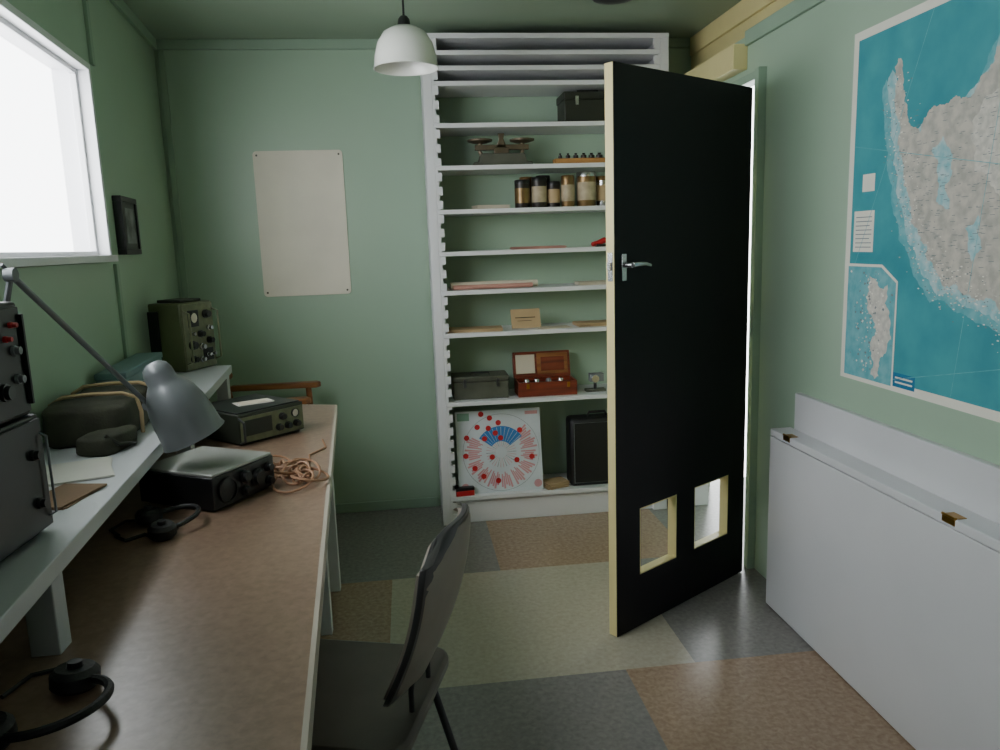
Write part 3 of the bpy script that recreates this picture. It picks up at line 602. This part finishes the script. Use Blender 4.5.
# local y along the seat width, local -x is forward
b=MB(); b.prism([(x-0.19,y-0.19) for x,y in rrect(0.38,0.38,0.05,6)],0.43,0.46,M_vinyl); part(t,'seat',b,0.008)
def shell(x0f,th,wid,z0_,z1_,n,m_,ma):
    b=MB(); G=[];H=[]
    for i in range(m_+1):
        u=i/m_; z=z0_+(z1_-z0_)*u; cut=(1-0.55*abs(2*u-1)**7)**0.7
        back=x0f(u); F=[];B_=[]
        for j in range(n+1):
            v=-1+2*j/n; y=wid*v*cut; x=back-0.03*v*v
            zz=z-(0.02*(v**4) if u>0.9 else 0)
            F.append(b.v((x,y,zz))); B_.append(b.v((x+th,y,zz)))
        G.append(F);H.append(B_)
    ia=b.mi(ma)
    for i in range(m_):
        for j in range(n):
            b.face([G[i][j],G[i][j+1],G[i+1][j+1],G[i+1][j]],ia); b.face([H[i][j],H[i+1][j],H[i+1][j+1],H[i][j+1]],ia)
    for j in range(n):
        b.face([G[0][j],H[0][j],H[0][j+1],G[0][j+1]],ia); b.face([G[m_][j],G[m_][j+1],H[m_][j+1],H[m_][j]],ia)
    for i in range(m_):
        b.face([G[i][0],G[i+1][0],H[i+1][0],H[i][0]],ia); b.face([G[i][n],H[i][n],H[i+1][n],G[i+1][n]],ia)
    return b
f_=lambda u:0.160+0.105*u+0.024*math.sin(u*pi)
part(t,'backrest',shell(f_,0.012,0.178,0.505,0.845,14,16,M_rim),0.002)
g_=lambda u:f_(0.04+0.92*u)-0.006
part(t,'back_pad',shell(g_,0.007,0.170,0.515,0.835,14,14,M_taupe),label='taupe grey padded inner face')
h_2=lambda u:f_(0.04+0.92*u)+0.0115
part(t,'back_pad',shell(h_2,0.004,0.168,0.515,0.835,14,14,M_taupe),label='taupe grey outer face of backrest')
for sy in (-1,1):
    b=MB(); b.tube([(0.0,sy*0.06,0.422),(0.14,sy*0.06,0.424),(0.168,sy*0.06,0.45),(0.168,sy*0.06,0.50),(0.172,sy*0.06,0.53)],0.006,M_steel,10); part(t,'back_support',b)
    b=MB(); b.tube([(0.11,sy*0.14,0.422),(0.15,sy*0.155,0.37),(0.24,sy*0.185,0.0)],0.009,M_steel,10); part(t,'leg',b)
    b=MB(); b.tube([(-0.13,sy*0.14,0.422),(-0.15,sy*0.155,0.3),(-0.18,sy*0.175,0.0)],0.009,M_steel,10); part(t,'leg',b)
# ------------------------------------------------------------ wooden armchair behind the desk
t=thing('wooden_armchair','brown wooden armchair standing behind the desk','chair',(-0.65,3.50,0))
b=MB(); b.box(-0.2,0.2,-0.2,0.2,0.40,0.43,M_wood); part(t,'seat',b,0.01)
for x,y in ((0.17,-0.19),(0.17,0.19)):
    b=MB(); b.tube([(x,y,0),(x,y,0.43),(x-0.01,y,0.705)],0.014,M_wood,10); part(t,'leg',b)
for x,y in ((-0.17,-0.19),(-0.17,0.19)):
    b=MB(); b.tube([(x-0.03,y,0),(x,y,0.43),(x-0.05,y,0.77)],0.014,M_wood,10); part(t,'leg',b)
for y,za in ((-0.2,0.70),(0.2,0.70)):
    b=MB(); b.prism([(-0.2,y-0.02),(0.1,y-0.022),(0.2,y-0.032),(0.22,y),(0.2,y+0.032),(0.1,y+0.022),(-0.2,y+0.02)],za,za+0.027,M_wood); part(t,'arm',b,0.006)
b=MB(); b.tube([(-0.215,-0.24,0.77),(-0.235,-0.1,0.78),(-0.24,0,0.78),(-0.235,0.1,0.78),(-0.215,0.24,0.77)],0.02,M_wood,10); part(t,'back_rail',b)
# ------------------------------------------------------------ lights, world, camera
def area(name,loc,target,sx_,sy_,p,c,spread=180):
    l=bpy.data.lights.new(name,'AREA'); l.shape='RECTANGLE'; l.size=sx_; l.size_y=sy_; l.energy=p; l.color=c; l.spread=math.radians(spread)
    o=bpy.data.objects.new(name,l); COL.objects.link(o); o.location=loc
    o.rotation_euler=(Vector(target)-Vector(loc)).to_track_quat('-Z','Y').to_euler(); return o
wm=(0.95+2.73)/2; wc=Vector((lwx(wm)-0.3,wm,1.72))
area('window_daylight',wc,wc+Vector((1,0.55,-0.3)),1.5,0.8,25,(0.95,0.98,1.0),160)
area('rear_fill',(-0.2,FRONT+0.05,1.4),(1.3,1.8,0.5),0.6,0.8,1.6,(0.95,0.97,1.0),120)  # unseen fill light added behind the camera, no window there
wd=bpy.data.worlds.new('world'); bpy.context.scene.world=wd; wd.use_nodes=True
bg=wd.node_tree.nodes['Background']; bg.inputs[0].default_value=(0.96,0.99,1.0,1); bg.inputs[1].default_value=8.5
Rm=Matrix.Rotation(math.radians(-6.75),3,'Z')@Matrix.Rotation(math.radians(90-9.75),3,'X')@Matrix.Rotation(math.radians(-1.91),3,'Z')
cam=bpy.data.cameras.new('camera'); co=bpy.data.objects.new('camera',cam); COL.objects.link(co)
co.matrix_world=Matrix.Translation((0,0,1.35))@Rm.to_4x4(); cam.sensor_width=36; cam.lens=764*36/1000; cam.clip_start=0.02
bpy.context.scene.camera=co
